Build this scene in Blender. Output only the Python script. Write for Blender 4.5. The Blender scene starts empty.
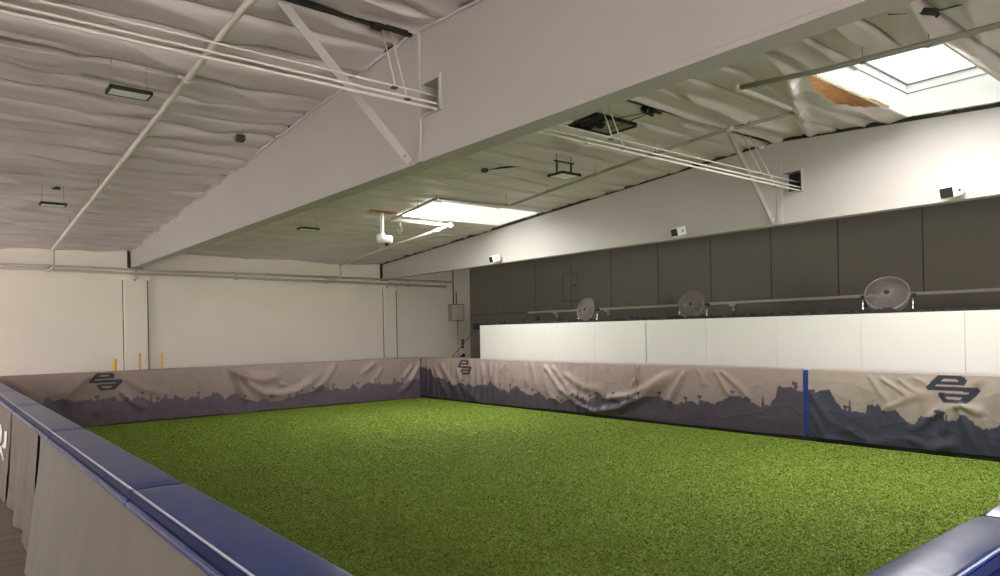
import bpy, math, random
import numpy as np
from mathutils import Vector, Matrix, Euler

SC = bpy.context.scene
COL = SC.collection
random.seed(7)
RNG = np.random.default_rng(11)

# ------------------------------------------------------------------ camera, world, exposure
cam_data = bpy.data.cameras.new('camera')
cam_data.sensor_width = 36.0
cam_data.lens = 36.0 * 699.348 / 1000.0
cam_data.shift_x = -0.00083
cam_data.shift_y = 0.04303
cam_data.clip_start = 0.02
cam_data.clip_end = 300
cam = bpy.data.objects.new('camera', cam_data)
COL.objects.link(cam)
YAW, ROLL = 0.6872068, 0.0193042
_f = Vector((math.sin(YAW), math.cos(YAW), 0)); _r = Vector((math.cos(YAW), -math.sin(YAW), 0)); _u = Vector((0, 0, 1))
_r2 = _r * math.cos(ROLL) + _u * math.sin(-ROLL)
_u2 = _u * math.cos(ROLL) + _r * math.sin(ROLL)
M = Matrix((_r2, _u2, -_f)).transposed().to_4x4()
M.translation = Vector((0, 0, 2.2))
cam.matrix_world = M
SC.camera = cam

world = bpy.data.worlds.new('daylight')
SC.world = world
world.use_nodes = True
bg = world.node_tree.nodes['Background']
bg.inputs['Color'].default_value = (1.0, 0.958, 0.928, 1)
bg.inputs['Strength'].default_value = 8.4
SKY_NEAR = 1.1        # daylight behind the skylight nearest the camera
SKY_FAR = 1.2
def skylight_lamp(name, x0, x1, y0, y1, z, watts, spread):
    l = bpy.data.lights.new(name, 'AREA'); l.shape = 'RECTANGLE'; l.size = x1 - x0; l.size_y = y1 - y0
    l.energy = watts; l.spread = math.radians(spread); l.color = (1.0, .98, .965)
    o = bpy.data.objects.new(name, l); COL.objects.link(o); o.location = ((x0 + x1) / 2, (y0 + y1) / 2, z)
    return o
skylight_lamp('skylight_daylight', 9.4, 11.0, 3.15, 4.5, 5.66, 225, 168)
skylight_lamp('skylight_daylight', 9.35, 10.7, 13.65, 15.15, 5.36, 225, 168)
SC.view_settings.view_transform = 'Standard'
SC.view_settings.look = 'None'
SC.view_settings.gamma = 1.0
SC.view_settings.use_curve_mapping = False
SC.view_settings.exposure = 0.68
SC.cycles.max_bounces = 10
SC.cycles.diffuse_bounces = 6
SC.cycles.glossy_bounces = 3
SC.cycles.sample_clamp_indirect = 6.0

# ------------------------------------------------------------------ materials
MATS = {}
def srgb(r, g, b):
    def c(v):
        v /= 255.0
        return v / 12.92 if v <= 0.04045 else ((v + 0.055) / 1.055) ** 2.4
    return (c(r), c(g), c(b), 1)

def mat(name, rgb, rough=0.6, metal=0.0, var=0.0, vscale=4.0, bump=0.0, bscale=60.0, spec=0.5, attr=None, stretch=None):
    m = bpy.data.materials.new(name); m.use_nodes = True
    nt = m.node_tree; p = nt.nodes['Principled BSDF']
    p.inputs['Roughness'].default_value = rough
    p.inputs['Metallic'].default_value = metal
    p.inputs['Specular IOR Level'].default_value = spec
    col = srgb(*rgb)
    p.inputs['Base Color'].default_value = col
    tc = nt.nodes.new('ShaderNodeTexCoord'); mp = nt.nodes.new('ShaderNodeMapping')
    nt.links.new(tc.outputs['Object'], mp.inputs['Vector'])
    if stretch: mp.inputs['Scale'].default_value = stretch
    src = None
    if attr:
        a = nt.nodes.new('ShaderNodeAttribute'); a.attribute_name = attr; src = a.outputs['Color']
    if var > 0:
        n = nt.nodes.new('ShaderNodeTexNoise'); n.inputs['Scale'].default_value = vscale; n.inputs['Detail'].default_value = 5
        nt.links.new(mp.outputs['Vector'], n.inputs['Vector'])
        mr = nt.nodes.new('ShaderNodeMapRange')
        mr.inputs['From Min'].default_value = 0.3; mr.inputs['From Max'].default_value = 0.7
        mr.inputs['To Min'].default_value = 1 - var; mr.inputs['To Max'].default_value = 1 + var
        nt.links.new(n.outputs['Fac'], mr.inputs['Value'])
        mx = nt.nodes.new('ShaderNodeVectorMath'); mx.operation = 'SCALE'
        if src: nt.links.new(src, mx.inputs[0])
        else: mx.inputs[0].default_value = col[:3]
        nt.links.new(mr.outputs['Result'], mx.inputs['Scale'])
        src = mx.outputs['Vector']
    if src: nt.links.new(src, p.inputs['Base Color'])
    if bump > 0:
        n2 = nt.nodes.new('ShaderNodeTexNoise'); n2.inputs['Scale'].default_value = bscale; n2.inputs['Detail'].default_value = 4
        nt.links.new(mp.outputs['Vector'], n2.inputs['Vector'])
        b = nt.nodes.new('ShaderNodeBump'); b.inputs['Strength'].default_value = bump; b.inputs['Distance'].default_value = 0.02
        nt.links.new(n2.outputs['Fac'], b.inputs['Height']); nt.links.new(b.outputs['Normal'], p.inputs['Normal'])
    MATS[name] = m
    return m

def emit(name, rgb, strength):
    m = bpy.data.materials.new(name); m.use_nodes = True
    nt = m.node_tree; nt.nodes.clear()
    o = nt.nodes.new('ShaderNodeOutputMaterial'); e = nt.nodes.new('ShaderNodeEmission')
    e.inputs['Color'].default_value = (*rgb, 1); e.inputs['Strength'].default_value = strength
    nt.links.new(e.outputs[0], o.inputs[0]); MATS[name] = m
    return m

mat('wall_cream', (236, 227, 214), .75, var=.03, vscale=.8, bump=.05, bscale=30)
mat('beam_white', (172, 167, 161), .6, var=.03, vscale=.7, bump=.03, bscale=8)
mat('partition_white', (210, 208, 202), .55, var=.015, vscale=1.0)
mat('panel_grey', (112, 108, 98), .7, var=.03, vscale=1.0)
mat('rail_grey', (190, 184, 172), .6)
mat('sheet', (198, 187, 186), .36, var=.06, vscale=.9, bump=.25, bscale=5, stretch=(.5, 2.2, 1))
mat('well_white', (245, 245, 242), .6)
mat('frame_grey', (120, 120, 124), .5)
mat('black', (18, 18, 18), .55)
mat('dark_grey', (52, 51, 48), .6)
mat('mid_grey', (118, 116, 108), .6)
mat('pipe_white', (200, 194, 183), .45)
mat('pipe_grey', (150, 147, 138), .45)
mat('wire', (150, 146, 136), .5)
mat('plywood', (190, 144, 80), .75, var=.25, vscale=6, stretch=(1, 5, 1))
mat('brown_wood', (140, 92, 56), .7, var=.15, vscale=8)
mat('white_plastic', (236, 234, 228), .4)
mat('lens_grey', (225, 228, 224), .5)
mat('panel_seam', (88, 84, 75), .7)
mat('gap_shadow', (104, 96, 86), .8)
mat('fan_metal', (118, 111, 104), .45, metal=.3)
mat('fan_blade', (84, 78, 72), .5, metal=.3)
mat('chrome', (225, 225, 222), .25, metal=.9)
mat('pad_blue', (44, 66, 136), .30, var=.08, vscale=3, bump=.10, bscale=7, spec=.5)
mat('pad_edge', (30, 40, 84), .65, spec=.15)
mat('highlight_line', (196, 200, 210), .45)
mat('lower_edge', (110, 114, 132), .5)
mat('core_blue', (34, 66, 140), .5)
mat('core_dark', (24, 24, 30), .7)
mat('curtain', (116, 110, 100), .7, var=.07, vscale=2.5, bump=.2, bscale=90)
mat('curtain_brown', (104, 93, 82), .7, var=.07, vscale=2.5, bump=.2, bscale=90)
mat('letter_white', (232, 230, 224), .6)
mat('banner', (160, 150, 140), .5, attr='print', var=.05, vscale=5)
mat('turf_base', (118, 138, 52), .9, var=.15, vscale=1.2, spec=.1)
mat('blade', (110, 140, 40), .6, attr='tint', spec=.2)
mat('outer_floor', (128, 114, 102), .7, var=.18, vscale=2.0, bump=.15, bscale=20, stretch=(1, 4, 1))
mat('yellow', (232, 182, 30), .5)
mat('red', (150, 30, 26), .5)
mat('box_grey', (150, 146, 134), .55)
mat('felt', (30, 28, 28), .9)
emit('daylight_near', (1.0, 1.0, .985), SKY_NEAR)
emit('daylight_far', (1.0, 1.0, .96), SKY_FAR)

# ------------------------------------------------------------------ mesh builder
def wloc(o):
    v = Vector((0, 0, 0))
    while o is not None:
        v = v + o.location; o = o.parent
    return v

class MB:
    def __init__(s): s.v = []; s.f = []; s.sm = []
    def add(s, vs, fs, smooth=False):
        n = len(s.v); s.v += [tuple(v) for v in vs]
        s.f += [tuple(i + n for i in f) for f in fs]; s.sm += [smooth] * len(fs)
        return s
    def box(s, x0, x1, y0, y1, z0, z1, bev=0.0):
        if bev <= 0:
            vs = [(x, y, z) for z in (z0, z1) for y in (y0, y1) for x in (x0, x1)]
            fs = [(0, 2, 3, 1), (4, 5, 7, 6), (0, 1, 5, 4), (1, 3, 7, 5), (3, 2, 6, 7), (2, 0, 4, 6)]
            return s.add(vs, fs)
        b = min(bev, (x1 - x0) / 2.01, (y1 - y0) / 2.01, (z1 - z0) / 2.01)
        vs = []; idx = {}
        for cx in (0, 1):
            for cy in (0, 1):
                for cz in (0, 1):
                    X = (x0, x1)[cx]; Y = (y0, y1)[cy]; Z = (z0, z1)[cz]
                    ix = X + (b if cx == 0 else -b); iy = Y + (b if cy == 0 else -b); iz = Z + (b if cz == 0 else -b)
                    for ax, p in (('x', (X, iy, iz)), ('y', (ix, Y, iz)), ('z', (ix, iy, Z))):
                        idx[(cx, cy, cz, ax)] = len(vs); vs.append(p)
        fs = []
        for c in (0, 1):
            q = [(c, 0, 0), (c, 1, 0), (c, 1, 1), (c, 0, 1)]
            f = [idx[(*k, 'x')] for k in q]; fs.append(f if c else f[::-1])
            q = [(0, c, 0), (1, c, 0), (1, c, 1), (0, c, 1)]
            f = [idx[(*k, 'y')] for k in q]; fs.append(f[::-1] if c else f)
            q = [(0, 0, c), (1, 0, c), (1, 1, c), (0, 1, c)]
            f = [idx[(*k, 'z')] for k in q]; fs.append(f if c else f[::-1])
        for a in (0, 1):
            for c in (0, 1):
                fs.append([idx[(a, c, 0, 'x')], idx[(a, c, 1, 'x')], idx[(a, c, 1, 'y')], idx[(a, c, 0, 'y')]])
                fs.append([idx[(a, 0, c, 'x')], idx[(a, 1, c, 'x')], idx[(a, 1, c, 'z')], idx[(a, 0, c, 'z')]])
                fs.append([idx[(0, a, c, 'y')], idx[(1, a, c, 'y')], idx[(1, a, c, 'z')], idx[(0, a, c, 'z')]])
        for cx in (0, 1):
            for cy in (0, 1):
                for cz in (0, 1):
                    fs.append([idx[(cx, cy, cz, a)] for a in 'xyz'])
        return s.add(vs, fs)
    def prism(s, poly, ax, a0, a1):
        """poly: 2D points; ax: axis extruded"""
        def p3(p, a):
            if ax == 0: return (a, p[0], p[1])
            if ax == 1: return (p[0], a, p[1])
            return (p[0], p[1], a)
        n = len(poly)
        vs = [p3(p, a0) for p in poly] + [p3(p, a1) for p in poly]
        fs = [tuple(range(n))[::-1], tuple(range(n, 2 * n))] + [(i, (i + 1) % n, n + (i + 1) % n, n + i) for i in range(n)]
        return s.add(vs, fs)
    def tube(s, pts, r, n=10, caps=True):
        pts = [Vector(p) for p in pts]
        rs = r if isinstance(r, (list, tuple)) else [r] * len(pts)
        d0 = (pts[1] - pts[0]).normalized()
        up = Vector((0, 0, 1)) if abs(d0.z) < .9 else Vector((1, 0, 0))
        a = d0.cross(up).normalized()
        vs = []
        for i, p in enumerate(pts):
            d1 = (pts[i] - pts[i - 1]).normalized() if i > 0 else None
            d2 = (pts[i + 1] - pts[i]).normalized() if i < len(pts) - 1 else None
            d = d1 + d2 if d1 and d2 else (d1 or d2)
            d.normalize()
            a = (a - d * a.dot(d)).normalized(); b = d.cross(a)
            k = 1.0
            if d1 and d2: k = 1 / max(.5, d.dot(d1))
            for j in range(n):
                t = 2 * math.pi * j / n
                vs.append(p + (a * math.cos(t) * (k if False else 1) + b * math.sin(t)) * rs[i])
        fs = []
        for i in range(len(pts) - 1):
            for j in range(n):
                fs.append((i * n + j, i * n + (j + 1) % n, (i + 1) * n + (j + 1) % n, (i + 1) * n + j))
        s.add(vs, fs, True)
        if caps:
            m = len(s.v) - len(vs)
            s.f += [tuple(m + j for j in range(n))[::-1], tuple(m + (len(pts) - 1) * n + j for j in range(n))]; s.sm += [False, False]
        return s
    def bar(s, p, q, w, t, up=(0, 0, 1)):
        p = Vector(p); q = Vector(q); d = (q - p).normalized(); u = Vector(up)
        a = d.cross(u).normalized(); b = d.cross(a)
        vs = [e + a * sa * w / 2 + b * sb * t / 2 for e in (p, q) for sa, sb in ((-1, -1), (1, -1), (1, 1), (-1, 1))]
        return s.add(vs, [(0, 1, 2, 3), (7, 6, 5, 4), (0, 4, 5, 1), (1, 5, 6, 2), (2, 6, 7, 3), (3, 7, 4, 0)])
    def lathe(s, prof, c=(0, 0, 0), axis=2, n=24):
        vs = []
        for r, h in prof:
            for j in range(n):
                t = 2 * math.pi * j / n; x, y = r * math.cos(t), r * math.sin(t)
                p = (x, y, h) if axis == 2 else ((h, x, y) if axis == 0 else (y, h, x))
                vs.append((c[0] + p[0], c[1] + p[1], c[2] + p[2]))
        fs = [(i * n + j, i * n + (j + 1) % n, (i + 1) * n + (j + 1) % n, (i + 1) * n + j) for i in range(len(prof) - 1) for j in range(n)]
        return s.add(vs, fs, True)
    def torus(s, R, r, c=(0, 0, 0), axis=0, n=40, m=6):
        vs = []; fs = []
        for i in range(n):
            t = 2 * math.pi * i / n
            for j in range(m):
                u = 2 * math.pi * j / m; q = R + r * math.cos(u); h = r * math.sin(u)
                x, y = q * math.cos(t), q * math.sin(t)
                p = (x, y, h) if axis == 2 else ((h, x, y) if axis == 0 else (y, h, x))
                vs.append((c[0] + p[0], c[1] + p[1], c[2] + p[2]))
        for i in range(n):
            for j in range(m):
                fs.append((i * m + j, ((i + 1) % n) * m + j, ((i + 1) % n) * m + (j + 1) % m, i * m + (j + 1) % m))
        return s.add(vs, fs, True)
    def build(s, name, m, parent=None):
        me = bpy.data.meshes.new(name)
        off = wloc(parent)
        me.from_pydata([(v[0] - off.x, v[1] - off.y, v[2] - off.z) for v in s.v], [], s.f)
        me.polygons.foreach_set('use_smooth', s.sm)
        me.materials.append(MATS[m] if isinstance(m, str) else m)
        me.update()
        o = bpy.data.objects.new(name, me); COL.objects.link(o)
        if parent is not None: o.parent = parent
        return o

def tag(o, label, cat, group=None, kind=None):
    o['label'] = label; o['category'] = cat
    if group: o['group'] = group
    if kind: o['kind'] = kind
    return o
def thing(name, label, cat, loc=(0, 0, 0), group=None):
    o = bpy.data.objects.new(name, None); COL.objects.link(o); o.location = loc
    o.empty_display_size = .1
    return tag(o, label, cat, group)
def struct(o, label=None):
    o['kind'] = 'structure'
    return o
def copy_tree(o, parent=None):
    c = o.copy(); COL.objects.link(c)
    if parent is not None: c.parent = parent
    for ch in list(o.children): copy_tree(ch, c)
    return c

def grid_obj(name, P, m, parent=None, colors=None, attr='print', smooth=True, mask=None):
    """P: (nu,nv,3) array"""
    nu, nv = P.shape[:2]
    off = wloc(parent)
    V = P.reshape(-1, 3) - np.array([off.x, off.y, off.z])
    i, j = np.meshgrid(np.arange(nu - 1), np.arange(nv - 1), indexing='ij')
    a = (i * nv + j); F = np.stack([a, a + nv, a + nv + 1, a + 1], -1).reshape(-1, 4)
    if mask is not None: F = F[mask.reshape(-1)]
    me = bpy.data.meshes.new(name)
    me.vertices.add(len(V)); me.vertices.foreach_set('co', V.astype(np.float32).ravel())
    me.loops.add(F.size); me.loops.foreach_set('vertex_index', F.astype(np.int32).ravel())
    me.polygons.add(len(F)); me.polygons.foreach_set('loop_start', np.arange(0, F.size, 4, dtype=np.int32))
    me.update(calc_edges=True)
    me.polygons.foreach_set('use_smooth', np.full(len(F), smooth))
    if colors is not None:
        ca = me.color_attributes.new(attr, 'FLOAT_COLOR', 'POINT')
        c4 = np.concatenate([colors.reshape(-1, 3), np.ones((len(V), 1))], 1).astype(np.float32)
        ca.data.foreach_set('color', c4.ravel())
    me.materials.append(MATS[m]); me.validate()
    o = bpy.data.objects.new(name, me); COL.objects.link(o)
    if parent is not None: o.parent = parent
    return o

# smooth value noise on numpy arrays
def vnoise(x, y, seed=0):
    def h(a, b): 
        t = np.sin(a * 127.1 + b * 311.7 + seed * 74.7) * 43758.5453
        return t - np.floor(t)
    xi, yi = np.floor(x), np.floor(y); fx, fy = x - xi, y - yi
    fx = fx * fx * (3 - 2 * fx); fy = fy * fy * (3 - 2 * fy)
    return (h(xi, yi) * (1 - fx) + h(xi + 1, yi) * fx) * (1 - fy) + (h(xi, yi + 1) * (1 - fx) + h(xi + 1, yi + 1) * fx) * fy

# ------------------------------------------------------------------ levels
BW, XR, RIDGE = 22.0, 16.5, 7.0
def zc(y): return 5.77 - .0713 * (y - 7) if y >= 7 else 5.77 - .07 * (7 - y)
TOP = 1.36
# ------------------------------------------------------------------ the shell
floor = struct(MB().box(-8, 16.5, -8, 22, -.12, 0).build('floor', 'outer_floor'))
wb = MB().box(-8, 16.6, BW, BW + .2, 0, 5.2)
wall_back = struct(wb.build('wall_back', 'wall_cream'))
for x0, x1, zt in ((4.3, 4.92, 3.85), (12.64, 13.13, 3.76)):
    m = MB().box(x0, x1, BW - .1, BW + .01, 0, zt, .008)
    m.box(x0 - .05, x1 + .05, BW - .13, BW + .01, zt, zt + .1, .01)
    pil = m.build('pilaster', 'wall_cream', wall_back)
    MB().box(x0 - .028, x0 - .002, BW - .012, BW + .01, 0, zt - .01).build('joint', 'gap_shadow', wall_back)
    MB().box(x1 - .03, x1 + .002, BW - .104, BW - .05, 0, zt - .01).build('joint', 'gap_shadow', wall_back)
MB().box(-8, 16.5, BW - .03, BW + .01, 3.86, 4.9).build('upper_band', 'wall_cream', wall_back)
lw = MB()
for y0, y1 in ((-8, 15.0), (21.0, 22.2)): lw.box(-8.2, -8, y0, y1, 0, 5.2)
for y0, y1 in ((15.0, 21.0),): lw.box(-8.2, -8, y0, y1, 2.9, 5.2)  # leaves an unseen opening, added to let daylight in from the left
wall_left = struct(lw.build('wall_left', 'wall_cream'))
# front wall behind the camera with an unseen doorway added for daylight
fw = MB()
for x0, x1 in ((-8, -6.5), (5.0, 16.6)): fw.box(x0, x1, -8.2, -8, 0, 5.6)
for x0, x1 in ((-6.5, 5.0),): fw.box(x0, x1, -8.2, -8, 3.6, 5.6)
wall_front = struct(fw.build('wall_front', 'wall_cream'))

# grey panelled wall on the right
gp = MB()
seams = [18.159, 16.39, 14.64, 12.83, 11.06, 9.30, 7.62, 5.82]
seams = [22.0, 19.92] + seams + [4.06, 2.3, .55, -1.2, -3, -5, -8]
for a, b in zip(seams, seams[1:]):
    gp.box(XR, XR + .12, b + .013, a - .013, 2.86, 5.6, .006)
gp.box(XR, XR + .12, -8, 22, 0, 2.84)
wall_right = struct(gp.build('wall_right', 'panel_grey'))
MB().box(XR + .02, XR + .15, -8, 22, 2.8, 5.6).build('seam_backing', 'dark_grey', wall_right)
MB().box(XR - .10, XR + .001, -8, 18.5, 2.80, 2.865, .012).build('rail', 'rail_grey', wall_right)
for y in (17.06, 14.75, 10.36):
    m = MB().box(XR - .16, XR - .09, y - .11, y + .07, 2.74, 2.80, .01).box(XR - .09, XR, y - .02, y + .02, 2.62, 2.8)
    m.build('rail_bracket', 'rail_grey', wall_right)
ht = MB()
for y0, y1, z0, z1 in ((16.07, 16.78, 3.14, 3.17), (16.07, 16.10, 3.14, 4.08), (16.75, 16.78, 3.14, 4.05), (16.07, 16.78, 4.05, 4.08)):
    ht.box(XR - .012, XR + .005, y0, y1, z0, z1)
hatch = ht.build('hatch', 'panel_seam', wall_right)
MB().lathe([(0, -.04), (.03, -.035), (.03, 0)], (XR, 16.22, 3.66), 0, 10).build('hatch_knob', 'black', hatch)

# white partition under the fans
pt = MB(); PX = 13.08
ps = [16.95, 15.44, 13.77, 12.19, 10.563, 8.922, 7.28, 5.66, 4.017, 2.4, .8, -.8]
for i, (a, b) in enumerate(zip(ps, ps[1:])):
    g = .012 if abs(b - 10.563) < .01 else .0025
    h = .012 if abs(a - 10.563) < .01 else .0025
    pt.box(PX, PX + .08, b + g, a - h, .0, 2.385, .002)
pt.box(PX + .01, XR, -.8, 16.95, 2.30, 2.375)
pt.box(PX + .02, XR, 16.85, 16.93, 0, 2.3)
wall_partition = struct(pt.build('wall_partition', 'partition_white'))
MB().box(12.98, 16.48, 17.0, 17.16, 2.25, 2.44).build('end_fascia', 'black', wall_partition)

# ------------------------------------------------------------------ ceiling sheets sagging between the purlins
SKYLIGHTS = [(9.25, 12.5, 3.03, 4.6, 'near'), (9.2, 12.5, 13.55, 15.25, 'far')]
VENT = (8.45, 9.43, 7.74, 8.37)
HOLES = [s[:4] for s in SKYLIGHTS] + [VENT]
def torn(x):
    u = np.clip((x - 9.27) / 2.35, 0, 1)
    return .20 * np.sin(np.pi * np.minimum(1, u * 1.05)) ** .7 * (1 + .08 * np.sin(u * 17) + .07 * np.sin(u * 39))
def ceiling_patch(name, x0, x1, y0, y1, parent, seed, amp):
    xs = np.arange(x0, x1, .085); ys = np.concatenate([np.arange(y0, 2, .1), np.arange(2, y1, .022)])
    xs = np.append(xs, x1); ys = np.append(ys, y1)
    for h in HOLES:
        if h[0] > x0 and h[1] < x1:
            xs = np.append(xs, h[:2])
            if h[2] > y0 and h[3] < y1: ys = np.append(ys, h[2:])
    xs = np.unique(xs.round(4)); ys = np.unique(ys.round(4))
    if name == 'ceiling_right': xs = np.unique(np.append(xs, np.arange(9.27, 11.7, .028)).round(4))
    X, Y = np.meshgrid(xs, ys, indexing='ij')
    Z = np.where(Y >= 7, 5.77 - .0713 * (Y - 7), 5.77 - .07 * (7 - Y))
    per = .61
    ph = (Y - 7) / per + .05 * (vnoise(X * .35, Y * .9, seed + 3) - .5)
    k = np.floor(ph)
    fr = ph - k; fr = fr ** .7
    cusp = np.abs(np.sin(np.pi * fr)) ** .6
    A = amp * (.45 + .9 * vnoise(X * .45 + k * 7.3, k * 1.7, seed)) * np.clip((X - x0) / 1.2 + .25, .25, 1) * np.clip((x1 - X) / 1.2 + .25, .25, 1)
    Z = Z - A * cusp
    dd = np.minimum(ph - k, 1 - (ph - k)) * per
    Z = Z + .08 * np.exp(-(dd / .022) ** 2) * np.clip(2.2 * vnoise(X * .9 + k * 3.1, k * 2.3, seed + 7) - .1, 0, 1)
    # long wrinkles running with the purlins, and slanting puckers
    w1 = vnoise(X * .8 + Y * .25, Y * 5.0, seed + 1); w2 = vnoise(X * 1.7 - Y * 1.2, Y * 3.2 + X * 1.3, seed + 2)
    w3 = 1 - np.abs(2 * vnoise(X * .55 + Y * .5, Y * 2.6 - X * .35, seed + 5) - 1)
    Z = Z - amp * .35 * (w1 - .5) - amp * .4 * (w2 - .5) - amp * .6 * (w3 ** 4)
    if name == 'ceiling_right':
        # two rolls of sheet that hang by the ridge, and the loose flap by the near skylight
        Z -= .13 * np.exp(-((Y - 6.22 - .02 * (X - 9)) / .07) ** 2) * np.clip((X - 8.6) / .4, 0, 1) * np.clip((12.5 - X) / 1.0, 0, 1)
        Z -= .09 * np.exp(-((Y - 6.86) / .05) ** 2)
        Z -= .05 * np.exp(-((Y - 7.25) / .06) ** 2) * (X > 10)
        fl = np.clip(1 - np.abs(Y - 4.78) / .75, 0, 1) * (Y > 4.55)
        Z -= .10 * fl * np.exp(-((X - 10.4) / 1.1) ** 2)
        Z -= .09 * np.exp(-(((Y - 4.9) - .42 * (X - 9.3)) / .09) ** 2) * ((Y > 4.65) & (Y < 6.2))
    for h in HOLES:
        d = np.maximum(np.maximum(h[0] - X, X - h[1]), np.maximum(h[2] - Y, Y - h[3]))
        f = np.clip(d / .22, 0, 1)
        base = np.where(Y >= 7, 5.77 - .0713 * (Y - 7), 5.77 - .07 * (7 - Y))
        if h[3] < 5: f = np.where((Y > 4.6) & (X < 11.8) & (X > 9.25), np.clip(.55 + d, 0, 1), f)
        Z = base + (Z - base) * f
    cx = (xs[:-1] + xs[1:]) / 2; cy = (ys[:-1] + ys[1:]) / 2
    CX, CY = np.meshgrid(cx, cy, indexing='ij')
    mask = np.ones(CX.shape, bool)
    if name == 'ceiling_right': mask &= ~((CX > 9.25) & (CX < 11.62) & (CY > 4.55) & (CY < 4.6 + torn(CX)))
    for h in HOLES: mask &= ~((CX > h[0]) & (CX < h[1]) & (CY > h[2]) & (CY < h[3]))
    return grid_obj(name, np.stack([X, Y, Z], -1), 'sheet', parent, mask=mask)
ceiling = struct(ceiling_patch('ceiling', -8, 4.53, -8, 22, None, 1, .105))
ceiling_patch('ceiling_right', 4.62, 12.585, -8, 22, ceiling, 5, .07)
ceiling_patch('ceiling_far', 12.66, 16.6, -8, 22, ceiling, 9, .03)
se = MB(); q = random.Random(3)
se.tube([(4.47 + q.uniform(-.008, .008), y, zc(y) - .05 + q.uniform(-.012, .012)) for y in np.arange(21.9, -4, -.3)], .02, 8)
se.build('sheet_edge', 'sheet', ceiling)
rp = MB()
for x0, x1 in ((-8, 4.46), (4.74, 12.52)): rp.box(x0, x1, 6.965, 7.015, 5.68, 5.75)
rp.build('ridge_purlin', 'black', ceiling)
cap = MB()
cap.prism([(-8.2, 4.69), (7, 5.81), (22.2, 4.72), (22.2, 4.80), (7, 5.92), (-8.2, 4.8)], 0, 4.47, 4.76)
cap.prism([(-8.2, 4.69), (7, 5.81), (22.2, 4.72), (22.2, 4.80), (7, 5.92), (-8.2, 4.8)], 0, 12.53, 12.84)
cap.build('beam_cap', 'black', ceiling)

# ------------------------------------------------------------------ skylights (windows in the roof)
for i, (x0, x1, y0, y1, kind) in enumerate(SKYLIGHTS):
    za, zb = zc(y0), zc(y1); zt = max(za, zb) + .36; zg = zt + .17; t = .04
    w = MB()
    w.prism([(y0 - t, za - .01), (y0, za - .01), (y0, zg), (y0 - t, zg)], 0, x0 - t, x1 + t)
    w.prism([(y1, zb - .01), (y1 + t, zb - .01), (y1 + t, zg), (y1, zg)], 0, x0 - t, x1 + t)
    for xa in (x0 - t, x1):
        w.prism([(y0, za - .01), (y1, zb - .01), (y1, zg), (y0, zg)], 0, xa, xa + t)
    win = struct(w.build('window_%d' % (i + 1), 'well_white'))
    fr = MB()
    for z, th, d in ((zt, .012, .012), (zg - .03, .016, .03)):
        fr.box(x0, x1, y0, y0 + d, z, z + th); fr.box(x0, x1, y1 - d, y1, z, z + th)
        fr.box(x0, x0 + d, y0, y1, z, z + th); fr.box(x1 - d, x1, y0, y1, z, z + th)
    fr.build('window_frame', 'frame_grey', win)
    nx, ny = 18, 12
    U, V = np.meshgrid(np.linspace(0, 1, nx), np.linspace(0, 1, ny), indexing='ij')
    P = np.stack([x0 + U * (x1 - x0), y0 + V * (y1 - y0), zg + .22 * (16 * U * (1 - U) * V * (1 - V)) ** .5], -1)
    grid_obj('glazing', P, 'daylight_' + kind, win)
    op = MB(); xa = x0 + .9
    op.bar((x0 + .35, y1 - .03, zt - .02), (x0 + 1.35, y1 - .03, zt - .02), .03, .03)
    op.bar((xa, y1 - .03, zt), (xa, y1 - .03, zg), .018, .018); op.bar((xa + .42, y1 - .03, zt), (xa + .42, y1 - .03, zg), .03, .03)
    op.build('vent_latch', 'frame_grey', win)
    if kind == 'near':
        # bare plywood where the ceiling sheet has pulled away from the opening
        MB().prism([(4.58, zc(4.6) - .002), (5.7, zc(5.7) + .004), (5.7, zc(5.7) + .026), (4.58, zc(4.6) + .02)], 0, 9.1, 11.75).build('bare_plywood', 'plywood', win)

# ------------------------------------------------------------------ roof beams
def beam(name, label, X, zb, w, hole, parts):
    root = thing(name, label, 'beam', (X, 0, zb))
    top = lambda y: zc(y) - (.07 if parts == 'dark' else .03)
    m = MB()
    m.prism([(7.0, zb), (21.93, zb), (21.93, top(21.93)), (7.0, top(7.0))], 0, X, X + w)
    y0, y1, z0, z1 = hole
    m.prism([(-8, zb), (y0, zb), (y0, top(y0)), (-8, top(-8))], 0, X, X + w)
    m.prism([(y0, zb), (7.0, zb), (7.0, z0), (y0, z0)], 0, X, X + w)
    m.prism([(y0, z1), (7.0, z1), (7.0, top(7.0)), (y0, top(y0))], 0, X, X + w)
    m.prism([(y1, z0), (7.0, z0), (7.0, z1), (y1, z1)], 0, X, X + w)
    m.box(X - .006, X + .012, -8, 21.93, zb - .001, zb + .05, .004)
    m.build('web', 'beam_white', root)
    MB().box(X - .03, X, y1 + .005, y1 + .125, zb, top(y1) - .0, .006).build('splice_plate', 'beam_white', root)
    h = MB()
    h.box(X - .03, X + w + .01, y0 - .035, y0, z0 - .03, z1 + .03, .004); h.box(X - .03, X + w + .01, y0 - .03, y1, z0 - .03, z0, .004)
    h.build('hole_trim', 'beam_white', root)
    if parts == 'dark': MB().box(X + w + .012, X + w + .03, y0 - .05, y1 + .05, z0 - .05, z1 + .05).build('hole_shade_board', 'dark_grey', root)  # dark board added to stand for the shade beyond the hole
    e = MB().box(X - .08, X + w + .01, 21.93, 21.965, zb - .05, zc(22) + .02)
    e.box(X - .01, X + w + .05, 21.8, 21.97, zb - .04, zb - .003)
    e.build('end_saddle', 'black', root)
    sl = MB()
    for a in range(-8, 22):
        b = a + 1
        sl.prism([(a, top(a) - .002), (b, top(b) - .002), (b, top(b) + .08), (a, top(a) + .08)], 0, X - .006, X + .02)
    sl.build('top_gap_strip', 'black' if parts == 'dark' else 'dark_grey', root)  # dark strip drawn in for the shaded gap between beam and ceiling
    return root
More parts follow.
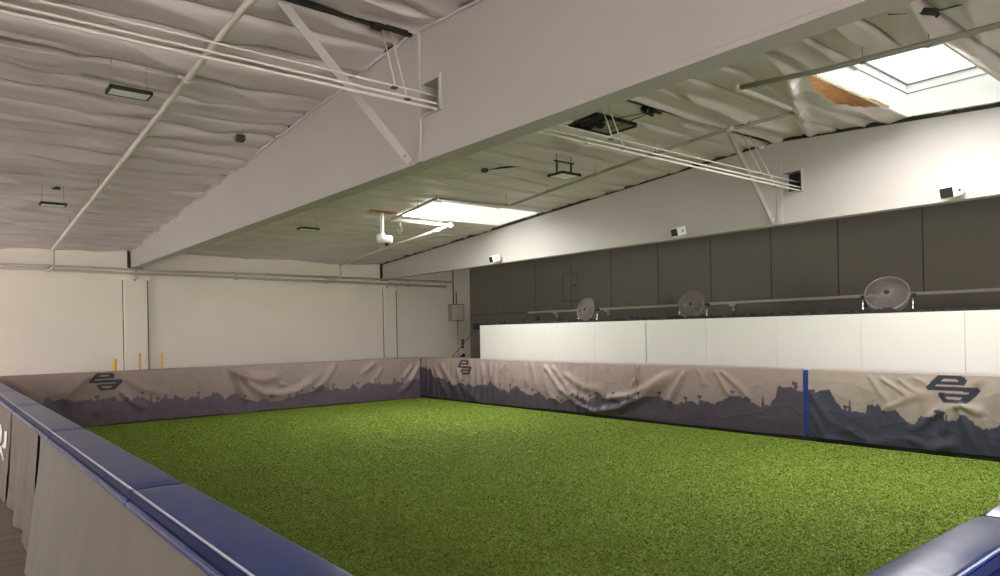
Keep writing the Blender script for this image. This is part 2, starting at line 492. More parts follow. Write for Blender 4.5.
beam('roof_beam', 'deep white roof beam running overhead across the middle of the pitch', 4.488, 4.185, .25, (6.46, 6.83, 4.72, 5.07), 'thin')
beam('roof_beam', 'white roof beam over the fans, in front of the grey panelled wall', 12.59, 4.125, .22, (6.46, 6.82, 4.71, 5.08), 'dark')

def brace(label, p, q):
    root = thing('diagonal_brace', label, 'brace', q)
    MB().bar(p, q, .11, .012, (0, 1, 0)).bar((p[0], p[1] + .03, p[2] + .0), (q[0], q[1] + .03, q[2]), .02, .06, (0, 1, 0)).build('flat_bar', 'beam_white', root)
    q2 = Vector(q); d = (Vector(p) - q2).normalized()
    MB().tube([q2 + d * .1 + Vector((0, -.03, 0)), q2 + d * .1 + Vector((0, .06, 0))], .018, 8).build('bolt', 'pipe_grey', root)
    MB().box(p[0] - .06, p[0] + .06, p[1] - .06, p[1] + .06, p[2] - .02, p[2] + .02, .004).build('end_plate', 'beam_white', root)
brace('white flat diagonal brace left of the deep middle beam', (2.905, 7.1, 5.73), (4.44, 7.05, 4.21))
brace('white flat diagonal brace left of the beam over the fans', (11.24, 7.1, 5.73), (12.53, 7.0, 4.19))
# measured layout of the prints and folds of the banners
FOLD_RIGHT = [(0.03, 0.09, [(18.67, 1.21), (18.13, 0.67), (17.48, 0.15)]), (0.03, 0.07, [(19.03, 1.12), (18.48, 0.41), (18.15, 0.11)]), (0.03, 0.08, [(17.71, 1.0), (17.47, 0.46), (16.47, 0.07)]), (0.02, 0.07, [(16.5, 1.26), (16.45, 0.81)]), (0.02, 0.07, [(16.08, 1.27), (16.04, 0.76)]), (0.02, 0.07, [(15.79, 1.27), (15.93, 0.54)]), (0.02, 0.06, [(15.39, 1.28), (15.62, 0.99)]), (0.02, 0.06, [(14.95, 1.29), (15.07, 0.73)]), (0.025, 0.06, [(14.52, 1.3), (14.49, 0.61)]), (0.025, 0.06, [(14.26, 1.31), (14.03, 0.5)]), (0.03, 0.06, [(13.86, 1.25), (13.59, 0.53), (13.17, 0.22)]), (0.045, 0.06, [(13.72, 1.26), (13.16, 0.68), (12.53, 0.36)]), (0.03, 0.06, [(13.47, 1.26), (12.7, 0.58), (11.77, 0.26)]), (0.03, 0.07, [(13.05, 1.08), (12.26, 0.73), (11.51, 0.7)]), (0.05, 0.07, [(12.62, 0.33), (11.93, 0.16), (11.12, 0.31), (10.51, 0.58), (9.86, 0.96), (9.31, 1.34)]), (0.05, 0.06, [(11.59, 0.52), (10.81, 0.62), (10.21, 0.89), (9.58, 1.25)]), (0.035, 0.04, [(10.56, 1.34), (10.61, 1.04), (10.8, 0.8)]), (0.03, 0.06, [(9.28, 1.21), (9.59, 0.75), (9.8, 0.4)]), (0.02, 0.05, [(8.93, 1.33), (8.75, 0.91)]), (0.025, 0.05, [(8.5, 1.29), (8.27, 0.93), (8.1, 0.73)]), (0.025, 0.05, [(8.38, 1.29), (7.92, 0.95), (7.7, 0.71)])]
FOLD_NEAR = [(0.03, 0.03, [(5.21, 1.26), (4.97, 1.1), (4.74, 0.94)]), (0.025, 0.035, [(5.42, 1.32), (5.22, 1.0), (5.06, 0.84)]), (0.02, 0.03, [(4.93, 1.25), (4.7, 1.07), (4.51, 1.04)]), (0.03, 0.06, [(6.51, 1.02), (6.28, 0.66), (6.01, 0.27)]), (0.015, 0.03, [(4.73, 1.32), (4.43, 1.17)]), (0.03, 0.05, [(5.14, 0.74), (4.74, 0.94), (4.43, 1.04)]), (0.03, 0.05, [(4.29, 0.85), (4.52, 0.54), (4.83, 0.34)]), (0.03, 0.04, [(3.97, 0.87), (3.8, 0.76), (3.63, 0.78)]), (0.025, 0.04, [(3.69, 1.38), (3.79, 1.16)]), (0.03, 0.05, [(4.05, 0.88), (4.52, 0.58)]), (0.03, 0.05, [(4.05, 0.88), (3.66, 0.79)]), (0.035, 0.05, [(4.05, 0.88), (4.3, 0.32)]), (0.035, 0.05, [(4.05, 0.88), (3.81, 0.13)]), (0.03, 0.06, [(6.42, 0.56), (6.2, 0.11), (5.66, -0.05), (5.07, 0.06)]), (0.03, 0.06, [(4.83, 0.26), (4.45, 0.13), (4.09, 0.26)]), (0.03, 0.05, [(4.53, -0.08), (4.3, 0.15), (4.01, 0.27)]), (0.03, 0.06, [(3.7, 0.69), (3.61, 0.31), (3.48, 0.17)]), (0.03, 0.06, [(5.83, 0.33), (5.4, 0.11), (4.91, 0.21)])]
FOLD_BACK = [(0.05, 0.09, [(3.22, 1.35), (2.78, 1.01), (2.26, 0.8)]), (0.03, 0.07, [(3.0, 1.3), (2.67, 0.83), (2.46, 0.55)]), (0.03, 0.06, [(3.43, 0.96), (3.31, 0.54), (3.2, 0.23)]), (0.03, 0.06, [(3.76, 0.88), (4.04, 0.54), (4.45, 0.31)]), (0.03, 0.07, [(3.88, 1.19), (4.22, 0.91), (4.94, 0.67)]), (0.03, 0.08, [(1.43, 1.33), (1.67, 1.08), (1.91, 0.89)]), (0.05, 0.08, [(6.54, 1.25), (6.78, 0.74), (7.05, 0.3)]), (0.04, 0.07, [(6.54, 1.25), (7.06, 1.01)]), (0.06, 0.09, [(6.55, 1.24), (6.95, 1.05), (7.39, 0.94), (7.78, 1.0), (8.07, 1.13)]), (0.05, 0.09, [(6.62, 1.17), (7.05, 0.81), (7.45, 0.54), (7.99, 0.47), (8.43, 0.54), (8.92, 0.8), (9.47, 1.2)]), (0.03, 0.06, [(8.13, 0.74), (7.85, 0.79)]), (0.045, 0.08, [(9.72, 1.31), (9.34, 0.8), (8.85, 0.38)]), (0.03, 0.06, [(11.06, 1.26), (10.52, 0.89)]), (0.045, 0.07, [(12.76, 1.18), (12.35, 0.54), (11.87, 0.16)]), (0.03, 0.06, [(12.46, 1.11), (11.97, 0.56)]), (0.02, 0.06, [(11.33, 1.08), (10.86, 0.47)])]
PALM_RIGHT = [(17.49, 0.69, 0), (16.48, 0.75, 0), (15.19, 0.67, 0), (13.97, 0.51, 0), (13.24, 0.44, 0), (12.55, 0.48, 0), (11.33, 0.65, 0), (10.81, 0.64, 0), (10.51, 0.7, 0), (9.96, 0.73, 0), (9.26, 0.66, 0), (8.9, 0.71, 1), (7.44, 0.79, 2), (5.75, 0.81, 2), (4.34, 0.74, 0), (4.26, 0.73, 0), (3.98, 0.69, 0), (15.63, 0.67, 0), (11.89, 0.62, 0)]
PALM_BACK = [(3.25, 0.75, 1), (3.62, 0.7, 1), (4.27, 0.79, 0), (4.48, 0.71, 2), (4.84, 0.67, 0), (5.07, 0.7, 2), (5.67, 0.69, 0), (6.88, 0.51, 0), (7.63, 0.45, 0), (7.69, 0.45, 0), (8.41, 0.5, 0), (9.63, 0.67, 0), (10.45, 0.65, 0), (11.05, 0.74, 0), (12.05, 0.69, 1), (11.74, 0.64, 0)]
LETTERS = [[(13.23, 0.93), (12.92, 0.95), (12.69, 0.87), (12.72, 0.72), (13.0, 0.61), (13.32, 0.57), (13.3, 0.64), (13.03, 0.7), (13.0, 0.83), (13.25, 0.85)], [(13.11, 0.58), (12.74, 0.64), (12.07, 0.52), (12.26, 0.48), (12.62, 0.52)], [(12.37, 0.89), (11.89, 0.94), (11.88, 0.8), (11.85, 0.71), (12.31, 0.65), (12.69, 0.64), (12.34, 0.74)]]
PROF_RIGHT = [(19.7, 0.98), (19.29, 0.96), (19.06, 0.68), (18.43, 0.73), (18.32, 0.58), (17.78, 0.52), (17.36, 0.56), (16.51, 0.51), (16.12, 0.65), (15.66, 0.5), (15.26, 0.49), (14.82, 0.6), (14.57, 0.44), (14.08, 0.44), (13.57, 0.37), (13.12, 0.29), (12.39, 0.47), (12.18, 0.38), (11.78, 0.58), (11.55, 0.42), (10.92, 0.44), (10.82, 0.56), (10.24, 0.6), (9.9, 0.62), (9.68, 0.55), (9.33, 0.55), (8.89, 0.6), (8.72, 0.61), (8.48, 0.56), (8.12, 0.71), (7.8, 0.8), (7.69, 0.64), (7.46, 0.57), (7.3, 0.64), (7.16, 0.79), (7.13, 0.97), (6.92, 1.0), (6.73, 0.93), (6.53, 0.92), (6.34, 1.01), (6.1, 1.0), (6.01, 0.82), (5.92, 0.68), (5.83, 0.66), (5.71, 0.66), (5.48, 0.59), (5.45, 0.77), (5.28, 0.78), (5.2, 0.65), (4.99, 0.67), (4.8, 0.51), (4.57, 0.58), (4.37, 0.68), (4.3, 0.72), (4.2, 0.55), (3.99, 0.67), (3.85, 0.58), (3.61, 0.54), (3.48, 0.62), (2.8, .66), (2.2, .55), (1.5, .7), (.9, .6)]
PROF_BACK = [(1.2, .7), (1.96, 0.7), (2.1, 0.65), (2.2, 0.83), (2.34, 0.67), (2.61, 0.73), (2.78, 0.62), (2.99, 0.62), (3.14, 0.71), (3.32, 0.6), (3.58, 0.65), (3.99, 0.54), (4.11, 0.66), (4.34, 0.64), (4.46, 0.53), (4.82, 0.58), (4.99, 0.54), (5.07, 0.67), (5.19, 0.53), (5.83, 0.5), (6.02, 0.65), (6.23, 0.58), (6.36, 0.46), (6.7, 0.55), (7.06, 0.38), (7.34, 0.3), (7.78, 0.27), (8.54, 0.47), (9.18, 0.58), (9.57, 0.49), (10.18, 0.48), (10.25, 0.6), (10.42, 0.47), (11.06, 0.58), (11.31, 0.47), (11.79, 0.6), (12.25, 0.57), (12.84, 0.67)]
# ------------------------------------------------------------------ the walled arena
X0, X1, Y0, Y1 = 1.14, 12.78, 1.05, 19.87
MB().box(X0, X1 + .05, Y0, Y1 + .05, 0.0, .02).build('turf_base', 'turf_base', floor)

def turf():
    n = 600000
    pts = []
    while sum(len(p) for p in pts) < n:
        x = RNG.uniform(X0 + .06, X1 - .05, n); y = RNG.uniform(Y0 + .06, Y1 - .06, n)
        d = np.hypot(x, y); keep = RNG.uniform(0, 1, n) < np.clip(4.5 / d, 0, 1)
        pts.append(np.stack([x[keep], y[keep]], 1))
    P = np.concatenate(pts)[:n]; d = np.hypot(P[:, 0], P[:, 1])
    az = RNG.uniform(0, 2 * np.pi, n); w = (.0032 + .0006 * d) * RNG.uniform(.7, 1.3, n); h = RNG.uniform(.010, .022, n)
    lean = RNG.uniform(.8, 2.6, n) * h; la = RNG.uniform(0, 2 * np.pi, n)
    V = np.empty((n, 3, 3))
    dx, dy = np.cos(az) * w, np.sin(az) * w
    V[:, 0] = np.stack([P[:, 0] - dx, P[:, 1] - dy, np.full(n, .018)], 1)
    V[:, 1] = np.stack([P[:, 0] + dx, P[:, 1] + dy, np.full(n, .018)], 1)
    V[:, 2] = np.stack([P[:, 0] + np.cos(la) * lean, P[:, 1] + np.sin(la) * lean, .018 + h], 1)
    me = bpy.data.meshes.new('turf')
    me.vertices.add(3 * n); me.vertices.foreach_set('co', V.astype(np.float32).ravel())
    me.loops.add(3 * n); me.loops.foreach_set('vertex_index', np.arange(3 * n, dtype=np.int32))
    me.polygons.add(n); me.polygons.foreach_set('loop_start', np.arange(0, 3 * n, 3, dtype=np.int32))
    me.update(calc_edges=True)
    a = np.array(srgb(*TURF_A)[:3]); b = np.array(srgb(*TURF_B)[:3]); c = np.array(srgb(*TURF_C)[:3])
    t = RNG.uniform(0, 1, n)[:, None]; q = (RNG.uniform(0, 1, n) < .15)[:, None]
    col = np.where(q, c, a * (1 - t) + b * t)
    col = np.repeat(col, 3, 0)
    ca = me.color_attributes.new('tint', 'FLOAT_COLOR', 'POINT')
    ca.data.foreach_set('color', np.concatenate([col, np.ones((3 * n, 1))], 1).astype(np.float32).ravel())
    me.materials.append(MATS['blade'])
    o = bpy.data.objects.new('turf', me); COL.objects.link(o)
    return o
TURF_A, TURF_B, TURF_C = (112, 137, 50), (129, 154, 60), (160, 174, 92)
tag(turf(), 'bright green artificial turf covering the pitch inside the padded walls', 'turf', kind='stuff')

# board cores of the four walls
def core(label, x0, x1, y0, y1, zt):
    root = thing('boundary_wall', label, 'wall', ((x0 + x1) / 2, (y0 + y1) / 2, 0))
    MB().box(x0, x1, y0, y1, .13, zt, .015).build('board', 'core_blue', root)
    MB().box(x0 - .005, x1 + .005, y0 - .005, y1 + .005, 0, .13).build('shadow_base', 'core_dark', root)  # near-black base paints in the shadow strip below the banners
    return root
core('low boundary wall under the blue pads along the left of the pitch', .925, 1.10, 1.1, 19.86, 1.235)
core('low boundary wall behind the banner across the far end of the pitch', 1.11, 13.0, 19.9, 20.1, 1.35)
core('long low blue boundary wall in front of the white partition', 12.815, 13.0, .9, 19.88, 1.35)
core('low boundary wall at the near end of the pitch, bottom right corner', 1.11, 12.7, .90, 1.03, 1.235)

# padded caps
def pad_profile(): return [(0, -.065), (0, -.012), (.003, -.004), (.010, .0), (.02, .001), (.13, .003), (.245, .001), (.257, 0), (.265, -.004), (.268, -.012), (.268, -.065)]
def pad(label, a, b, axis):
    """axis 1: along Y on the left wall; axis 0: along X on the near wall"""
    root = thing('pad_cap', label, 'pad', (1.0, (a + b) / 2, TOP - .06) if axis else ((a + b) / 2, .95, TOP - .06), PADG if axis else None)
    prof = pad_profile(); n = max(8, int((b - a) / .07)); w = .268 if axis else .212
    P = np.zeros((n + 1, len(prof), 3)); gp_ = .009
    for i in range(n + 1):
        t = a + gp_ + (b - a - 2 * gp_) * i / n
        e = min(i, n - i); sh = .018 * math.exp(-e * .8)
        for j, (u, z) in enumerate(prof):
            u2 = u / .268 * w
            dz = .006 * (vnoise(np.array(t * 3.1), np.array(u * 9.0), 4) - .5) if 3 < j < 7 else 0
            c = (1.143 - u2) if axis else (1.053 - u2)
            P[i, j] = ((c, t, TOP + z - (sh if 1 < j < 9 else 0) + dz) if axis else (t, c, TOP + z - (sh if 1 < j < 9 else 0) + dz))
    o = grid_obj('cover', P if axis == 0 else P[::-1], 'pad_blue', root)
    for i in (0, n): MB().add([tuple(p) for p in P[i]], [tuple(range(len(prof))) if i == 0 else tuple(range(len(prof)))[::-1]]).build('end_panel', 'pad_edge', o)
    c0 = .876 if axis else 1.053 - w + .002
    pts = [((c0, t, TOP - .004) if axis else (t, c0, TOP - .004)) for t in np.linspace(a + .012, b - .012, 30)]
    MB().tube(pts, .004, 6).build('highlight_line', 'highlight_line', o)  # pale tube painted in as the highlight along the outer top edge
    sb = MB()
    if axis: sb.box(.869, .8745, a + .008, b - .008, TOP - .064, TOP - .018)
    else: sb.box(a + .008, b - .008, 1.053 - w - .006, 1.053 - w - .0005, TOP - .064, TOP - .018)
    sb.build('side_band', 'pad_edge', root)  # added dark matte strip, keeps reflected daylight off the pad's outer side
    r = MB()
    if axis: r.box(.838, .922, a + .004, b - .004, 1.245, 1.292, .018)
    else: r.box(a + .004, b - .004, .80, .89, 1.245, 1.292, .018)
    r = r.build('side_roll', 'pad_blue', root)
    pts = [((.842, t, 1.288) if axis else (t, .803, 1.288)) for t in np.linspace(a + .012, b - .012, 30)]
    MB().tube(pts, .003, 6).build('lower_highlight', 'lower_edge', r)  # thin paler tube stands for a highlight on the lip
    return root
PADG = 'blue pads capping the left boundary wall'
for lab, a, b in (('first and nearest blue pad on the left wall, running off the bottom of the photo', 1.06, 4.365),
                  ('second blue pad from the camera on the left wall', 4.365, 7.625),
                  ('third blue pad from the camera on the left wall, above the curtain gap', 7.625, 10.95),
                  ('fourth blue pad on the left wall, at the left edge of the photo', 10.95, 14.265),
                  ('farthest blue pad on the left wall, against the far banner', 14.265, 19.78)):
    pad(lab, a, b, 1)
pad('pale sheened blue pad in the bottom right corner on the near wall', 1.16, 3.61, 0)
pad('blue pad at the right edge of the photo, past the seam on the near wall', 3.61, 7.0, 0)

# ------------------------------------------------------------------ printed banners
LOGO_ADD = [[(262, 180), (546, 182), (582, 232), (552, 280), (246, 280), (230, 307), (688, 306), (714, 338), (700, 358), (600, 356), (158, 350), (135, 318)],
            [(600, 354), (702, 354), (572, 486), (326, 490), (262, 399), (277, 374), (586, 378)]]
LOGO_CUT = [[(335, 211), (455, 211), (490, 242), (300, 242)], [(340, 417), (535, 414), (505, 446), (372, 446)]]
def in_poly(U, V, poly):
    r = np.zeros(U.shape, bool); n = len(poly)
    for i in range(n):
        x0, y0 = poly[i]; x1, y1 = poly[(i + 1) % n]
        if y0 == y1: continue
        c = ((y0 > V) != (y1 > V)) & (U < (x1 - x0) * (V - y0) / (y1 - y0) + x0)
        r ^= c
    return r
def logo_mask(U, V):
    m = np.zeros(U.shape, bool)
    for p in LOGO_ADD: m |= in_poly(U, V, p)
    for p in LOGO_CUT: m &= ~in_poly(U, V, p)
    return m
def fold_field(S, Z, folds):
    D = np.zeros(S.shape)
    for a, w, pl in folds:
        best = np.full(S.shape, 1e9); tt = np.zeros(S.shape); L = 0
        segs = [math.hypot(q[0] - p[0], q[1] - p[1]) for p, q in zip(pl, pl[1:])]; tot = sum(segs) + 1e-6
        for (p, q), l in zip(zip(pl, pl[1:]), segs):
            dx, dz = q[0] - p[0], q[1] - p[1]
            t = np.clip(((S - p[0]) * dx + (Z - p[1]) * dz) / max(l * l, 1e-6), 0, 1)
            d = np.hypot(S - p[0] - t * dx, Z - p[1] - t * dz)
            b = d < best; best = np.where(b, d, best); tt = np.where(b, (L + t * l) / tot, tt); L += l
        D += a * np.exp(-(best / (w * (1.0 + .7 * tt))) ** 2) * np.clip(np.minimum((1 - tt) * 4, tt * 8 + .5), 0, 1)
    return D
def banner(name, label, s0, s1, make, folds, prof, palms, logos, cols, seed, flip=1, top=TOP, gap=.05, gather=.012, fk=1.1):
    """make(s, d, z): a point of the arena face; s along the wall, d out from the wall"""
    ns = int((s1 - s0) / .0135); zs = np.linspace(top, .085, 92)
    s = np.linspace(s0, s1, ns)
    S, Z = np.meshgrid(s, zs, indexing='ij')
    Zt = Z.copy()
    k = (top - Z) / (top - .085)
    Zb = gap + .035 * vnoise(S * 1.3, S * 0, seed + 8)
    Z = top - k * (top - Zb)
    D = .022 + fk * fold_field(S, Z, folds) * np.clip((top - Z) / .10, .12, 1)
    D += .035 * (vnoise(S * .9 + Z * .4, Z * 1.4 + S * .25, seed) - .45) * np.clip((top - Z) / .5, 0, 1)
    D += .018 * (vnoise(S * 4.5 + Z * 2, Z * 3 - S * 1.5, seed + 1) - .5) * np.clip((top - Z) / .2, .2, 1)
    r = 1 - np.abs(2 * vnoise(S * 3.1 - Z * 2.4, Z * 4.2 + S * 1.1, seed + 2) - 1)
    D += .006 * r ** 5 * np.clip((top - Z) / .15, .3, 1)
    D += gather * np.sin(S * 21 + 3 * vnoise(S * 2, Z, seed + 4)) * np.clip((top - Z) / .2, .3, 1) * np.clip((vnoise(S * .55, S * 0, seed + 6) - .35) * 3, 0, 1)
    D = np.maximum(D, .006)
    # print
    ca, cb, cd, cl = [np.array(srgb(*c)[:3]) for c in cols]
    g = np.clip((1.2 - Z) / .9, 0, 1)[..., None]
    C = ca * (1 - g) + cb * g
    px_, pz = [p[0] for p in prof], [p[1] for p in prof]
    o = np.argsort(px_); H = np.interp(S, np.array(px_)[o], np.array(pz)[o])
    def domes(q, sd, lo):
        i = np.floor(q); f = 2 * (q - i) - 1
        hh = np.sin(i * 91.7 + sd * 13.3) * 4375.85; hh = hh - np.floor(hh)
        return (lo + (1 - lo) * hh) * np.sqrt(np.clip(1 - f * f, 0, 1))
    wob = S + .03 * np.sin(S * 9.7)
    H = H - .09 + np.maximum(.17 * domes(wob * 1.9, seed, .2), .15 * domes(wob * 3.1 + .37, seed + 2, .1)) + .04 * domes(wob * 9, seed + 4, .1) + .02 * (vnoise(S * 40, Z * 40, seed + 5) - .5)
    tree = Z < H
    ex = random.Random(seed); extra = []
    for q in range(int((s1 - s0) * 1.1)):
        a = s0 + ex.random() * (s1 - s0); b = float(np.interp(a, np.array(px_)[o], np.array(pz)[o])) + ex.uniform(.05, .15)
        extra.append((a, b, ex.choice([0, 0, 1, 2])))
    for a, b, kind in list(palms) + extra:
        if a < s0 - .2 or a > s1 + .2: continue
        dx, dz = S - a, Z - b
        if kind == 2: tree |= (np.abs(dx) < .045 * np.clip((b + .06 - Z) / .3, 0, 1)) & (Z < b + .06) & (Z > b - .4)
        else:
            R = .05 if kind == 0 else .065
            tree |= ((dx / R) ** 2 + (dz / (R * .62)) ** 2 < 1 + .9 * (vnoise(dx * 55, dz * 55, 2) - .5))
            tree |= (np.abs(dx) < .011) & (Z < b) & (Z > b - .32)
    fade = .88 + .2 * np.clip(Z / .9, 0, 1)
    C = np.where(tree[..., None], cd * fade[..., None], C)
    for u0, u1, z0, z1 in logos:
        U = 135 + (S - u0) / (u1 - u0) * 579; V = 490 - (Z - z0) / (z1 - z0) * 310
        C = np.where(logo_mask(U, V)[..., None], cl, C)
    P = make(S, D, Z)
    # the strip turned back over the top of the wall
    topP = []
    for q in range(1, 6):
        dd = .022 - q * .04 * 1.0
        topP.append(make(s, np.full(ns, dd) + .006 * (vnoise(s * 3, s * 0 + q, seed) - .5), np.full(ns, top + .012 * math.sin(q / 5 * 2.4) + .004)))
    P = np.concatenate([np.stack(topP[::-1], 1), P], 1)
    C = np.concatenate([np.repeat(C[:, :1], 5, 1), C], 1)
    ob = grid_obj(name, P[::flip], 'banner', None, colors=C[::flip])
    return tag(ob, label, 'banner')
right_pt = lambda s, d, z: np.stack([12.80 - d, s, z], -1)
back_pt = lambda s, d, z: np.stack([s, 19.885 - d, z], -1)
PINK = ((160, 142, 137), (132, 115, 117), (71, 63, 77), (46, 45, 60))
COOL = ((164, 150, 140), (138, 128, 121), (56, 57, 74), (44, 46, 64))
BACKC = ((160, 141, 135), (144, 127, 127), (98, 84, 97), (56, 53, 68))
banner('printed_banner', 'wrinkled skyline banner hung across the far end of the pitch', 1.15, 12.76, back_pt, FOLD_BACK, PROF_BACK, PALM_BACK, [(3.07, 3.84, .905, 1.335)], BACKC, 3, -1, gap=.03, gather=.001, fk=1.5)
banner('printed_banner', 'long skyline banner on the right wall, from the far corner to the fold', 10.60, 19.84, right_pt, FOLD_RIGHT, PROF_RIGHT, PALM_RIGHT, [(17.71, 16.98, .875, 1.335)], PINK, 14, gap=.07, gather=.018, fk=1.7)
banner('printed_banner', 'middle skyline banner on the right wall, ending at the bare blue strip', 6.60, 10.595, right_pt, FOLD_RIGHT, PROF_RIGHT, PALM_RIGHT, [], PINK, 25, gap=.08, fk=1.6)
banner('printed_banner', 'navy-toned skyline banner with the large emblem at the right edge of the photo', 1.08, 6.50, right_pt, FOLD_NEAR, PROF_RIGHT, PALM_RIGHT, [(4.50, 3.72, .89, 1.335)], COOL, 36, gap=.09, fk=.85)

# ------------------------------------------------------------------ plain curtains on the outer face of the left wall
def curtain(label, y0, y1, m, seed, flare, letters=None, lean=0.0, rip=.03):
    ny = int((y1 - y0) / .03); y = np.linspace(y0, y1, ny); z = np.linspace(1.262, .012, 50)
    Y, Z = np.meshgrid(y, z, indexing='ij')
    k = (1.262 - Z) / 1.25
    u = (Y - y0) / (y1 - y0)
    F = flare[0] * (1 - u) + flare[1] * u
    X = .868 - F * k ** 1.4
    X -= rip * k * np.sin(Y * 5.2 + 1.5 * Z + seed) * vnoise(Y * .8, Z * .6, seed) + .045 * k * (vnoise(Y * 1.6 + Z * .8, Z * 1.2, seed + 1) - .4)
    X -= .22 * rip * np.sin(Y * 13 + 4 * vnoise(Y, Z * 2, seed + 2)) * k
    X = np.minimum(X, .872)
    Yd = Y + lean * u ** 2 * k
    o = grid_obj('wall_curtain', np.stack([X, Yd, Z], -1)[::-1], m)
    tag(o, label, 'curtain')
    if letters:
        for L in letters:
            # lettering lies on the cloth
            pts = []
            for a, b in L:
                i = min(range(ny), key=lambda q: abs(y[q] - a)); j = min(range(50), key=lambda q: abs(z[q] - b))
                pts.append((float(X[i, j]) - .012, a, b))
            MB().add(pts, [tuple(range(len(pts)))]).build('lettering', 'letter_white', o)
    return o
curtain('large plain grey curtain on the outside of the left wall, nearest the camera', 1.1, 8.38, 'curtain', 2, (.10, .20), None, -.42, .014)
curtain('brownish crumpled curtain beyond the dark gap on the outside of the left wall', 8.58, 11.42, 'curtain_brown', 5, (.08, .05), None, 0, .045)
curtain('brown curtain with white lettering at the left edge of the photo', 11.5, 17.5, 'curtain_brown', 8, (.09, .08), LETTERS)
# ------------------------------------------------------------------ pipes
def rods(root, pts, z_off=0, r=.006, clamp=.03, m='pipe_grey'):
    for x, y, z in pts:
        zt = zc(y) - .01
        h = MB().tube([(x, y, z), (x, y, zt)], r, 6)
        h.torus(clamp, .008, (x, y, z), 0, 14, 5)
        h.build('hanger', m, root)
def fitting(m, p, r=.05): m.lathe([(0, -r), (r * .75, -r * .7), (r, 0), (r * .75, r * .7), (0, r)], p, 2, 10)

# left pole
root = thing('ceiling_pipe', 'white pipe slanting down the left ceiling bay to the far wall', 'pipe', (2.48, 13, 5.0))
a = (2.48, -4, 5.03); b = (2.48, 6.9, 5.46); c = (2.48, 20.55, 4.485)
MB().tube([(2.48, -6, 4.55), b, c, (2.48, 20.75, 4.45)], .037, 10).build('pipe', 'pipe_white', root)
m = MB(); m.tube([(2.48, 20.62, 4.46), (2.48, 20.62, 4.0)], .026, 8); m.tube([(2.48, 20.62, 4.0), (2.48, 21.8, 4.0)], .026, 8); m.build('drop_pipe', 'pipe_white', root)
for y in (8.95, 12.5, 16.2): MB().tube([(2.48, y - .05, 5.46 - .0714 * (y - 6.9) + .003), (2.48, y + .05, 5.46 - .0714 * (y - 6.9) - .004)], .05, 10).build('coupling', 'pipe_white', root)
cp = MB(); fitting(cp, (2.48, 20.62, 4.47), .05); cp.build('elbow', 'pipe_white', root)
rods(root, [(2.48, y, 5.46 - .0714 * (y - 6.9)) for y in (8.2, 11.4, 14.6, 18.0)], m='wire')
root = thing('branch_pipe', 'thin pale branch pipe across the left ceiling meeting the slanting white pipe', 'pipe', (1.2, 8.95, 5.36))
MB().tube([(-6, 9.6, 5.36), (2.46, 9.02, 5.36)], .013, 8).build('pipe', 'pipe_white', root)
m = MB(); m.tube([(2.40, 9.02, 5.36), (2.5, 9.02, 5.36)], .03, 8); m.build('tee', 'pipe_white', root)

# sprinkler main weaving round the skylights in the right bay
root = thing('sprinkler_pipe', 'long sprinkler pipe zigzagging around both skylights in the right ceiling bay', 'pipe', (9.5, 10, 5.2))
legs = [([(10.4, 20.85, 4.44), (10.4, 17.9, 4.70), (10.4, 14.62, 4.92)], .030, 'pipe_white'), ([(10.4, 14.65, 4.92), (8.65, 14.66, 4.92)], .045, 'pipe_white'),
        ([(8.65, 14.66, 4.92), (8.65, 12.65, 5.13)], .028, 'pipe_grey'), ([(8.65, 12.65, 5.13), (10.4, 12.25, 5.08)], .022, 'pipe_grey'),
        ([(10.4, 12.25, 5.08), (10.4, 8.70, 5.37), (10.4, 6.64, 5.50), (10.4, 5.34, 5.47)], .030, 'pipe_grey'),
        ([(10.4, 5.34, 5.47), (8.5, 5.22, 5.414)], .036, 'pipe_white'), ([(8.5, 5.22, 5.414), (8.5, 4.10, 5.31), (8.5, 2.245, 5.22), (8.5, -4, 4.85)], .034, 'pipe_grey')]
for pts, r, mm in legs: MB().tube(pts, r, 10).build('pipe', mm, root)  # painted white where the skylights light the pipe, grey where they don't
for p, r in (((10.4, 14.63, 4.92), .075), ((8.65, 14.66, 4.92), .055), ((8.65, 12.65, 5.13), .05), ((10.4, 12.25, 5.08), .05), ((10.4, 5.34, 5.47), .06), ((8.5, 5.22, 5.414), .06)):
    m = MB(); fitting(m, p, r); m.build('elbow', 'pipe_white', root)
MB().tube([(10.4, 15.15, 4.885), (10.4, 15.4, 4.865)], .05, 10).build('coupling', 'pipe_white', root)
MB().tube([(10.4, 6.58, 5.50), (10.4, 6.46, 5.50)], .05, 10).build('coupling', 'pipe_white', root)
m = MB(); m.tube([(10.4, 20.8, 4.44), (10.4, 20.8, 4.02)], .024, 8); m.tube([(10.4, 20.8, 4.02), (10.4, 21.75, 4.02)], .024, 8); m.build('drop_pipe', 'pipe_white', root)
rods(root, [(10.4, 18.4, 4.66), (10.1, 14.65, 4.92), (8.9, 14.66, 4.92), (8.65, 13.4, 5.06), (10.3, 12.27, 5.085), (10.4, 11.0, 5.19), (10.4, 9.6, 5.30), (10.4, 8.1, 5.41), (10.4, 6.2, 5.49), (10.1, 5.32, 5.46), (8.5, 4.95, 5.39), (8.5, 3.6, 5.28), (8.5, 2.9, 5.245)], clamp=.038)

